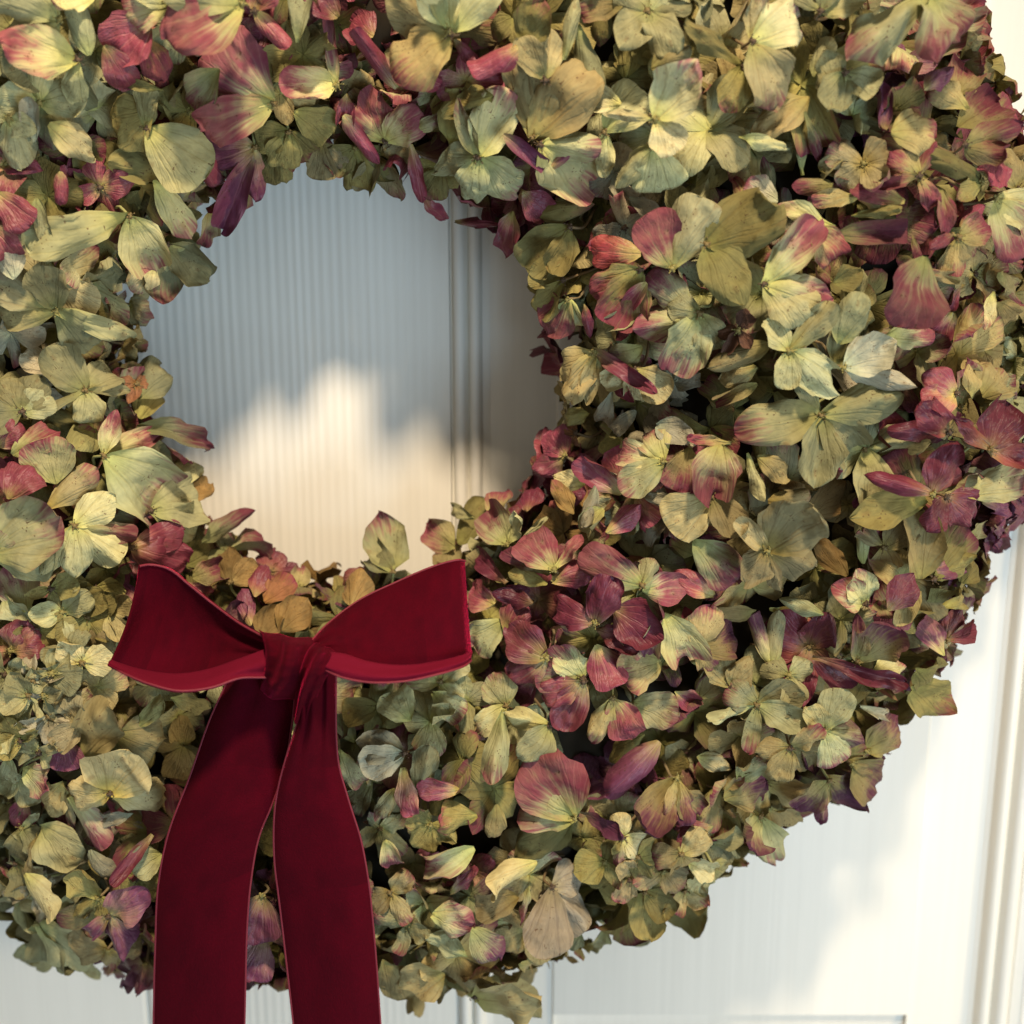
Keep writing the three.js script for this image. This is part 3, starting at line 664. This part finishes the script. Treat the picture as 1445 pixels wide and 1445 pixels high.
W('olive', -21.2, -19.5, 0, '60 21.6 0 .6');
W('sage', -15.2, -8.3, 0, '160 13.0 0 .5');
W('tan', -7.2, -8.0, 0, '70 13.0 .6');
W('wine', 6.0, -2.9, 0, '85 13.0 .9');
W('lime', 15.7, -20.9, 4, '130 17.9 .8 .9; 60 14.4 .9 .4');
W('tan', 13.9, -22.8, 0, '155 18.9 .4 .35');
W('olive', 13.0, -26.2, 0, '165 15.3 0 .4');
W('wine', -2.3, -28.1, 0, '140 18.2 .9 .5');
W('wine', 7.6, -33.6, 0, '165 15.3 .9 .6');
W('rose', 14.8, -25.3, 0, '30 14.4 .8 .9');
W('wine', 29.7, -37.4, 5, '75 16.8 .9 1; 165 20.4 .9 .7');
W('lime', 46.1, -23.3, 5, '155 25.4 .8 .6; 60 13.2 .2');
W('lime', 46.9, -25.9, 0, '10 16.7 .85 .8');
W('wine', 36.6, -32.7, 0, '330 19.4 .9 1');
W('wine', 30.5, -40.1, 0, '340 15.9 .9 .7');
W('cream', 35.8, -38.0, 0, '310 15.9 .1 .2 r');
W('cream', 51.4, -35.4, 4, '260 14.9 .5 .6');
W('lime', 54.8, -33.4, 0, '300 21.0 .1 .8');
W('rose', 12.9, -51.6, 4, '150 21.4 .8 .8; 210 21.4 .8 .7');
W('lime', 26.2, -58.6, 0, '165 17.8 .6; 130 13.0 .2');
W('rose', 30.5, -46.1, 0, '295 16.8 .8 .9');
W('tan', 54.2, -51.3, 0, '200 15.9 .3');
W('lime', -3.2, -41.1, 0, '220 17.2 .1 .8');
W('rose', -2.3, -44.4, 0, '60 12.9 .7');
W('rose', -6.8, -35.9, 0, '150 13.0 .8');
W('sage', -47.0, -30.7, 4, '105 23.2 .1 .8 p; 140 16.5 0 .8');
W('wine', -60.8, -32.5, 0, '140 12.8 .5');
W('ochre', -61.5, -40.3, 0, '80 15.9 0');
W('lime', -183.4, -63.4, 0, '250 10.4 0; 320 9.2 0; 170 8.1 0; 80 9.2 0');
W('sage', -174.7, -63.6, 0, '300 10.4 0 .4; 200 10.4 0; 60 9.2 0; 120 10.4 0');
W('sage', -168.9, -64.0, 0, '280 11.6 0 .4; 20 8.1 0; 100 8.1 0');
W('lime', -184.2, -74.5, 0, '60 12.7 0; 150 10.4 0; 260 11.6 0');
W('olive', -179.4, -81.2, 0, '110 10.4 0; 30 11.6 0 .5; 200 10.4 0');
W('grey', -168.3, -72.1, 0, '200 12.7 0 .5; 280 11.6 0; 350 10.4 0 .5');
W('cream', -161.4, -69.6, 0, '20 10.4 .1; 280 9.3 .1; 150 9.3 0');
W('drab', -156.4, -74.4, 0, '120 10.5 0; 220 11.6 0; 40 8.1 0');
W('sage', -187.3, -88.9, 0, '30 13.0 0; 160 10.5 0; 260 12.8 0 .7');
W('sage', -173.6, -86.0, 0, '20 13.0 0 .4; 330 9.3 0; 150 10.5 0');
W('sage', -186.3, -97.6, 0, '290 13.0 0; 210 11.7 0');
W('sage', -189.2, -121.2, 0, '40 14.6 0 .25; 260 18.3 0 .8; 330 10.7 0');
W('sage', -195.1, -138.5, 0, '80 13.0 0 .5; 290 13.9 0; 350 13.0 0');
W('grey', -188.5, -149.9, 0, '30 12.2 0 .5; 190 13.0 0 .5; 280 12.2 0');
W('olive', -155.6, -145.0, 0, '300 13.0 0; 220 13.0 0 .6; 120 13.0 0');
W('olive', -167.7, -25.7, 0, '10 11.5 0; 200 9.2 0 .5; 300 10.3 0');
W('olive', -159.8, -29.1, 0, '340 12.7 0 .9; 250 9.2 0; 100 8.1 0');
W('olive', -154.3, -27.1, 0, '350 10.4 0 .9; 280 12.7 0 .8; 190 9.3 0');
W('lime', -163.9, -34.8, 0, '285 13.0 0 .6; 30 12.7 0; 180 10.4 0');
W('olive', -155.7, -37.2, 0, '40 12.7 0; 320 13.0 0 .7; 230 11.6 0');
W('tan', -149.3, -36.1, 0, '30 10.5 0; 260 13.0 0; 310 10.5 0');
W('olive', -173.0, -40.3, 0, '30 11.5 0; 300 10.3 0; 190 11.5 0 .6');
W('sage', -160.0, -48.3, 0, '200 9.2 0; 340 13.0 0 .6; 60 9.2 0');
W('sage', -182.9, -56.0, 0, '30 13.0 0 .5; 120 10.3 0 .5; 250 9.2 0');
W('grey', -172.9, -58.3, 0, '20 13.0 0 .6; 100 9.2 0; 250 10.4 0');
W('sage', -165.9, -55.8, 0, '340 11.5 0; 60 10.4 0; 180 10.4 0 .4');
W('cream', -155.9, -53.0, 0, '10 11.6 .05; 250 10.4 .3 .4; 130 10.4 0');
W('olive', 47.5, -129.6, 0, '20 13.0 .1; 280 12.0 .3; 160 10.8 0');
W('drab', 57.4, -137.9, 0, '60 12.1 0; 320 13.0 .2; 200 12.1 .1');
W('tan', 63.5, -128.9, 0, '290 13.0 .2; 40 12.0 0; 190 10.8 .1');
W('drab', 45.2, -141.1, 0, '250 10.9 .2; 350 13.0 0; 110 9.7 0');
W('olive', 35.5, -133.1, 0, '200 13.0 0; 300 12.0 .3 .5; 60 10.8 0');
W('tan', 67.2, -150.4, 0, '240 11.2 .2; 330 11.2 .1');
W('cream', 41.6, -121.2, 0, '260 13.7 .4 .4; 330 13.0 .1; 100 9.5 0');
W('drab', -46.6, -145.6, 0, '300 13.0 .2 .6; 210 13.0 .3; 40 10.8 .1');
W('sage', -40.5, -158.1, 0, '260 13.0 .2 .5; 340 10.9 0; 170 13.0 .2');
W('olive', -30.4, -115.2, 0, '250 13.0 0; 330 10.6 0; 140 10.6 .1');
W('drab', 116.3, 122.5, 0, '30 13.0 .1; 300 12.5 .3; 150 13.0 .1; 230 11.5 .2');
W('drab', 133.6, -8.8, 0, '40 13.0 0; 280 13.0 .1; 150 13.0 .2');
W('lime', -26.7, -63.5, 0, '60 13.0 0; 160 12.9 .1; 300 11.8 0');
W('sage', -208.8, -196.5, 0, '260 21.2 0 .9; 320 18.1 0; 200 18.1 0');
W('drab', -161.5, -177.8, 0, '250 19.2 .2 .8; 330 17.3 .3; 180 16.3 0');
W('sage', -192.8, -205.4, 0, '300 17.0 0 .6 p; 240 18.0 0; 30 13.0 0');
W('plum', -174.6, -211.5, 0, '300 15.1 .6 .5 p; 220 15.1 .5 .5 p; 20 13.1 .3');
W('olive', -206.2, -200.5, 0, '290 15.6 0; 240 13.7 0 .8');
W('olive', -78.8, 135.4, 0, '255 14.5 0; 300 12.8 .1; 200 13.0 0');
W('drab', -69.2, 133.2, 0, '270 12.1 0; 320 13.0 .2 .6; 220 13.0 0');
W('olive', -85.5, 129.2, 0, '290 13.1 0 .6; 240 14.8 0');
W('olive', -56.8, 132.4, 0, '270 16.5 0; 330 17.3 .05 .7; 210 13.0 .2');
W('drab', -48.5, 129.3, 0, '300 14.9 .1 .7; 240 13.0 0; 0 12.2 0');
W('olive', -25.6, 124.0, 0, '250 12.2 .2; 200 13.0 0; 300 13.0 0');

// florets between and beneath the ones above: they take after their nearest neighbours
function nearest(x, y) { let best = null, bd = 1e9; for (const f of grown) { const d = (f.x - x) ** 2 + (f.y - y) ** 2 + 0.00008 * rnd(); if (d < bd) { bd = d; best = f; } } return best; }
const KIN = { lime: 'olive', olive: 'tan', sage: 'olive', tan: 'olive', cream: 'lime', grey: 'sage', butter: 'olive', drab: 'tan', ash: 'sage', ochre: 'olive', rust: 'ochre', brown: 'drab' };
const pieces = [], pieceMats = [];
let florets = wreath.children.filter((c) => c.name === 'floret').length;
function fill(x, y, z, n, size, like, asPart, depth) {
  const tone = rnd() < 0.6 ? like.tone : KIN[like.tone] || 'olive', p = new THREE.Vector3(x, y, z).addScaledVector(n, -depth);
  const face = n.clone().add(new THREE.Vector3(gauss(), gauss(), gauss()).multiplyScalar(0.42)).normalize();
  const a = new THREE.Vector3(0, 1, 0).addScaledVector(face, -face.y).normalize(), b = new THREE.Vector3().crossVectors(face, a), t0 = rr(0, 6.3), g = new THREE.Group();
  if (!isFinite(a.x)) return;
  g.position.copy(p);
  for (let k = 0; k < 4; k++) {
    const th = t0 + k * Math.PI / 2 + 0.2 * gauss(), up = rr(0.05, 0.7), L = size * rr(0.85, 1.15), d = a.clone().multiplyScalar(Math.cos(th)).addScaledVector(b, Math.sin(th)).multiplyScalar(Math.cos(up)).addScaledVector(face, Math.sin(up));
    const pink = clamp(0.6 * like.pink + 0.16 * gauss(), 0, 1), mat = petalMat(tone, pink, hueAt(x, y), k), kind = rnd() < 0.15 ? 'r' : '';
    const geo = asPart ? petalShape(L, L * rr(0.8, 1.1), formOf(kind, 1), 9, 6, tintOf()) : petalShape(L, L * rr(0.8, 1.1), formOf(kind, 1), 6, 4, tintOf());
    const q = bladeTurn(d, face, 0.3 * gauss());
    if (asPart) { const m = part(geo, mat, 'petal', g); m.quaternion.copy(q); } else {
      geo.applyMatrix4(new THREE.Matrix4().compose(p, q, new THREE.Vector3(1, 1, 1)));
      let at = pieceMats.indexOf(mat);
      if (at < 0) { at = pieceMats.push(mat) - 1; pieces.push([]); }
      pieces[at].push(geo);
    }
  }
  if (asPart) { florets++; finish(g, face); }
}
function ringPoint(around, over) {                                            // over: 0 faces outward, a quarter turn faces the viewer
  const sw = swell(around), rho = RING + sw + (WIDE + sw) * Math.cos(over), z = MID + DEEP * Math.sin(over), c = Math.cos(around), s = Math.sin(around);
  const n = new THREE.Vector3(c * Math.cos(over) / WIDE, s * Math.cos(over) / WIDE, Math.sin(over) / DEEP).normalize(), h = dome(CX + rho * c, CY + rho * s);
  n.addScaledVector(h.lean, 0.5 * Math.max(0, Math.sin(over))).normalize();
  return { x: CX + rho * c, y: CY + rho * s, z, n, rise: h.rise * Math.max(0, Math.sin(over)) };
}
const spots = [];
function scatter(tries, gap, depth, limit, low = -0.35, high = Math.PI + 0.35) {
  for (let k = 0; k < tries; k++) {
    const around = rr(0, 2 * Math.PI), over = rr(low, high);
    if (rnd() > (RING + WIDE * Math.cos(over)) / (RING + WIDE)) continue;
    const q = ringPoint(around, over), like = nearest(q.x, q.y), fine = q.x < -0.06 && q.y < -0.02;
    const size = clamp(like.len / 1000 * (fine ? 0.9 : 0.92), 0.0105, 0.021), need = gap * size;
    if (spots.some((s) => s.layer === depth && (s.x - q.x) ** 2 + (s.y - q.y) ** 2 + (s.z - q.z) ** 2 < need * need)) continue;
    const inView = q.x > -0.215 && q.x < 0.215 && Math.abs(q.y) < 0.215;
    if (limit) { let cover = 0; for (const s of placed) if ((s.x - q.x) ** 2 + (s.y - q.y) ** 2 < (s.r * 0.95) ** 2) cover++; if (cover > 0 && over > 0.15 && over < Math.PI - 0.15) continue; }
    spots.push({ x: q.x, y: q.y, z: q.z, layer: depth });
    fill(q.x, q.y, q.z, q.n, size, like, limit && inView && florets < 296, depth - q.rise);
  }
}
scatter(9000, 1.15, 0.008, true);
scatter(9000, 0.85, 0.019, false);
scatter(2500, 1.2, 0.027, false);
scatter(1600, 0.85, 0.0151, false, 2.35, Math.PI + 0.5);
scatter(2600, 0.9, 0.0152, false, -0.5, 1.1);
{
  const merged = mergeGeometries(pieces.map((list) => mergeGeometries(list)), true), m = part(merged, pieceMats, 'floret_mass', wreath);
  m.userData.kind = 'stuff';
  const core = new THREE.TorusGeometry(RING, 0.01, 60, 360), p = core.attributes.position;   // the unseen moss-bound straw ring inside, dark to stop light in the gaps
  for (let i = 0; i < p.count; i++) {
    const x = p.getX(i), y = p.getY(i), z = p.getZ(i), rho = Math.hypot(x, y), k = 1 + 0.2 * (fbm(Math.atan2(y, x) * 14 + 50, z * 300 + 9, 40) - 0.5) + 0.12 * (fbm(x * 260 + 60, y * 260 + 60 + z * 900, 44) - 0.5), r = RING + (rho - RING) / 0.01 * (WIDE - 0.03) * k;
    p.setXYZ(i, x / rho * r, y / rho * r, z / 0.01 * (DEEP - 0.022) * k);
  }
  core.computeVertexNormals();
  part(core, new THREE.MeshStandardMaterial({ color: 0x2e271a, roughness: 1 }), 'unseen_straw_ring', wreath).position.set(CX, CY, MID - 0.006);
}
console.log('florets', florets, 'lone petals', wreath.children.filter((c) => c.name === 'petal').length, 'petal materials', petalMats.size, 'mass pieces', pieces.reduce((a, l) => a + l.length, 0));

// ---------- the velvet bow ----------
const pile = dataTexture(256, 256, (x, y) => { const v = 255 * (0.6 * noise(x / 1.3, y / 1.3, 8) + 0.4 * fbm(x / 14, y / 14, 4)); return [v, v, v]; });
pile.wrapS = pile.wrapT = THREE.RepeatWrapping;
const velvetTone = dataTexture(256, 256, (x, y) => { const v = 0.95 + 0.2 * (fbm(x / 40, y / 40, 14) - 0.5) + 0.12 * (noise(x / 1.4, y / 1.4, 18) - 0.5); return [64 * v, 0, 14 * v]; }, true);
velvetTone.wrapS = velvetTone.wrapT = THREE.RepeatWrapping;
const velvet = new THREE.MeshPhysicalMaterial({ name: 'velvet', map: velvetTone, roughness: 0.95, specularIntensity: 0.15, sheen: 1, sheenColor: new THREE.Color().setRGB(0.9, 0.02, 0.12), sheenRoughness: 0.42, bumpMap: pile, bumpScale: 0.0002, side: THREE.DoubleSide });
const lipHighlight = new THREE.MeshPhysicalMaterial({ name: 'velvet_lip_highlight', color: new THREE.Color().setRGB(0.11, 0.003, 0.014), roughness: 0.85, specularIntensity: 0.15, sheen: 1, sheenColor: new THREE.Color().setRGB(0.6, 0.04, 0.1), sheenRoughness: 0.35, bumpMap: pile, bumpScale: 0.0001 });  // loop lips: paler velvet, the grazing highlight put into its colour
const selvage = new THREE.MeshPhysicalMaterial({ name: 'selvage', color: new THREE.Color().setRGB(0.14, 0.004, 0.016), roughness: 0.7, sheen: 1, sheenColor: new THREE.Color().setRGB(0.9, 0.2, 0.3), sheenRoughness: 0.4 });
// velvet bow: edge curves of each length of ribbon, in millimetres
const leftTop = mm([[-130.2,-12.0,112.0], [-127.1,-12.3,109.0], [-121.0,-14.2,108.0], [-113.3,-19.6,110.0], [-104.7,-25.1,114.0], [-94.5,-29.6,121.0], [-83.8,-32.5,129.0]]);
const leftBottom = mm([[-138.2,-43.2,126.0], [-135.8,-46.1,121.0], [-128.7,-48.9,119.0], [-118.3,-50.5,119.0], [-106.8,-48.2,121.0], [-95.4,-43.9,127.0], [-83.8,-41.9,131.0]]);
const leftLipFar = mm([[-137.1,-40.7,128.0], [-132.4,-42.5,128.0], [-124.3,-44.6,128.0], [-114.7,-45.6,128.0], [-104.1,-43.7,129.0], [-93.3,-39.4,131.0], [-82.4,-34.5,134.0]]);
const leftLipNear = mm([[-137.3,-42.0,130.0], [-129.3,-42.1,138.0], [-119.6,-43.3,144.0], [-109.0,-45.0,146.0], [-99.2,-44.6,144.0], [-90.6,-42.9,140.0], [-82.1,-43.4,138.0]]);
const rightTop = mm([[-70.1,-36.0,134.0], [-66.9,-32.3,128.0], [-61.7,-28.5,121.0], [-52.5,-23.0,115.0], [-40.4,-18.0,111.0], [-27.5,-12.9,109.0], [-19.1,-11.1,107.0], [-16.7,-12.4,104.0]]);
const rightBottom = mm([[-68.9,-38.6,136.0], [-64.0,-36.7,137.0], [-56.7,-36.4,138.0], [-47.7,-39.5,139.0], [-36.1,-41.1,138.0], [-24.5,-40.8,134.0], [-16.4,-40.8,127.0], [-14.0,-42.1,119.0]]);
const rightLipFar = mm([[-66.4,-33.0,139.0], [-62.5,-33.4,140.0], [-55.8,-33.8,141.0], [-47.2,-35.8,143.0], [-35.7,-37.4,142.0], [-24.2,-37.4,138.0], [-16.2,-37.6,131.0], [-13.5,-38.8,124.0]]);
const rightLipNear = mm([[-67.3,-36.6,140.0], [-62.0,-38.1,144.0], [-55.2,-40.0,147.0], [-45.8,-41.3,148.0], [-34.4,-41.2,147.0], [-23.9,-40.2,143.0], [-16.3,-40.5,135.0], [-14.0,-41.3,127.0]]);
const leftTailOuter = mm([[-96.5,-45.2,122.0], [-100.4,-53.2,121.0], [-106.8,-66.4,119.0], [-115.3,-88.2,118.0], [-124.9,-111.8,117.0], [-130.6,-134.2,115.0], [-134.0,-158.6,112.0], [-138.5,-196.9,107.0], [-141.5,-226.7,103.0]]);
const leftTailInner = mm([[-74.6,-47.1,124.0], [-75.9,-57.0,122.0], [-77.8,-69.3,121.0], [-80.7,-83.7,122.0], [-85.3,-96.8,123.0], [-90.6,-109.2,122.0], [-94.3,-124.2,120.0], [-97.8,-146.7,117.0], [-102.4,-194.0,111.0], [-105.3,-223.6,107.0]]);
const rightTailInner = mm([[-69.0,-40.1,136.0], [-71.9,-50.5,134.0], [-73.3,-60.8,132.0], [-78.1,-75.1,129.0], [-82.5,-89.9,126.0], [-84.6,-101.5,124.0], [-85.9,-119.7,121.0], [-85.5,-138.2,118.0], [-84.8,-159.6,115.0], [-83.9,-194.7,110.0], [-83.5,-224.4,106.0]]);
const rightTailOuter = mm([[-59.2,-38.3,134.0], [-60.1,-47.7,130.0], [-61.3,-68.8,126.0], [-61.0,-81.4,124.0], [-58.4,-95.1,122.0], [-54.6,-112.4,120.0], [-52.5,-130.2,118.0], [-51.5,-154.4,114.0], [-50.7,-196.2,108.0], [-50.1,-226.0,104.0]]);
const knotLeft = mm([[-87.1,-31.1,124.0], [-83.7,-30.8,134.0], [-81.9,-34.5,139.0], [-82.4,-40.0,139.0], [-84.6,-46.4,134.0], [-87.7,-53.8,124.0]]);
const knotRight = mm([[-65.9,-34.2,124.0], [-65.4,-33.1,136.0], [-66.0,-35.9,142.0], [-66.9,-40.9,142.0], [-69.6,-47.8,137.0], [-72.7,-56.2,126.0]]);
const strandLeft = mm([[-66.0,-32.7,132.0], [-67.3,-32.5,142.0], [-69.0,-36.8,145.0], [-70.9,-42.8,142.0], [-73.6,-52.2,134.0], [-75.7,-61.1,128.0]]);
const strandRight = mm([[-57.8,-35.9,130.0], [-58.5,-35.3,139.0], [-60.0,-39.1,142.0], [-62.9,-44.9,140.0], [-66.5,-53.5,134.0], [-70.1,-65.9,129.0]]);

const bow = thing('velvet_bow', 'dark red velvet ribbon bow tied at the bottom of the wreath opening', 'bow');
function ribbon(a, b, name, { bulge = 0, ripple = 0, folds = 3, rows = 56, cols = 16, edges = true, thick = 0.0007, parent = bow, mat = velvet, crease = null } = {}) {
  const A = new THREE.CatmullRomCurve3(a, false, 'centripetal'), B = new THREE.CatmullRomCurve3(b, false, 'centripetal'), P = [], pos = [], uv = [], idx = [];
  for (let i = 0; i <= rows; i++) {
    const s = i / rows, p = A.getPoint(s), q = B.getPoint(s);
    for (let j = 0; j <= cols; j++) {
      const v = j / cols, m = p.clone().lerp(q, v);
      m.addScaledVector(VIEW, bulge * 4 * v * (1 - v) + ripple * (Math.sin(v * folds * Math.PI * 2 + s * 2.4 + 0.6) * 0.7 + 0.5 * Math.sin(v * folds * 3.3 + 2 + s * 4)) * Math.min(1, 8 * v * (1 - v)) + 0.0012 * (fbm(s * 7, v * 3, 77) - 0.5)
        + (crease ? crease[1] * sm(0.45, 0, Math.abs(s - crease[0])) * (Math.abs(Math.sin(v * crease[2] * Math.PI + crease[3])) - 0.5) * Math.min(1, 6 * v * (1 - v)) : 0));
      P.push(m);
    }
  }
  const w = cols + 1, at = (i, j) => P[clamp(i, 0, rows) * w + clamp(j, 0, cols)];
  const N = P.map((_, k) => { const i = Math.floor(k / w), j = k % w; return new THREE.Vector3().crossVectors(at(i, j + 1).clone().sub(at(i, j - 1)), at(i + 1, j).clone().sub(at(i - 1, j))).normalize(); });
  const face = N[Math.floor(N.length / 2)].dot(VIEW) < 0 ? -1 : 1;
  for (const side of [0, 1]) P.forEach((p, k) => { const r = p.clone().addScaledVector(N[k], -side * thick * face); pos.push(r.x, r.y, r.z); uv.push((k % w) / cols * 0.9, Math.floor(k / w) / rows * 3); });
  const quad = (p, q, r, s, flip) => (flip ? idx.push(p, r, q, q, r, s) : idx.push(p, q, r, q, s, r)), M = P.length;
  for (let i = 0; i < rows; i++) for (let j = 0; j < cols; j++) { const k = i * w + j; quad(k, k + 1, k + w, k + w + 1, face < 0); quad(M + k, M + k + 1, M + k + w, M + k + w + 1, face > 0); }
  for (let i = 0; i < rows; i++) for (const j of [0, cols]) { const k = i * w + j; quad(k, k + w, M + k, M + k + w, (j > 0) === (face > 0)); }
  for (let j = 0; j < cols; j++) for (const i of [0, rows]) { const k = i * w + j; quad(k, k + 1, M + k, M + k + 1, (i === 0) === (face > 0)); }
  const g = new THREE.BufferGeometry();
  g.setAttribute('position', new THREE.Float32BufferAttribute(pos, 3)); g.setAttribute('uv', new THREE.Float32BufferAttribute(uv, 2)); g.setIndex(idx); g.computeVertexNormals();
  const mesh = part(g, mat, name, parent);
  if (edges) for (const j of [].concat(edges === true ? [0, cols] : edges === 'a' ? 0 : cols)) {
    const line = Array.from({ length: rows + 1 }, (_, i) => at(i, j));
    part(new THREE.TubeGeometry(new THREE.CatmullRomCurve3(line), rows * 2, 0.0004, 6), selvage, 'selvage', mesh);
  }
  return mesh;
}
ribbon(leftTailOuter, leftTailInner, 'tail', { bulge: 0.005, ripple: 0.0009, folds: 0.8, crease: [0, 0.003, 2, 0.4] });
ribbon(rightTailInner, rightTailOuter, 'tail', { bulge: 0.005, ripple: 0.0012, folds: 1, crease: [0, 0.005, 2.6, 0.8] });
const loopA = ribbon(leftTop, leftBottom, 'loop', { bulge: -0.007, edges: 'a', crease: [1, 0.004, 2.4, 0.5] });
ribbon(leftLipFar, leftLipNear, 'loop_fold', { bulge: 0.002, parent: loopA, edges: 'b', mat: lipHighlight, ripple: 0.0006, folds: 1.5 });
const loopB = ribbon(rightTop, rightBottom, 'loop', { bulge: 0.004, edges: 'a', ripple: 0.0005, folds: 1, crease: [0, 0.0055, 2.7, 0.2] });
ribbon(rightLipFar, rightLipNear, 'loop_fold', { bulge: 0.002, parent: loopB, edges: 'b', mat: lipHighlight, ripple: 0.0006, folds: 1.5 });
ribbon(knotLeft, knotRight, 'knot', { bulge: 0.007, ripple: 0.0022, folds: 1.8, edges: false, crease: [0.15, 0.004, 2.3, 0.3] });
ribbon(strandLeft, strandRight, 'knot_wrap', { bulge: 0.005, ripple: 0.002, folds: 2.3, edges: false });

renderer.render(scene, camera);
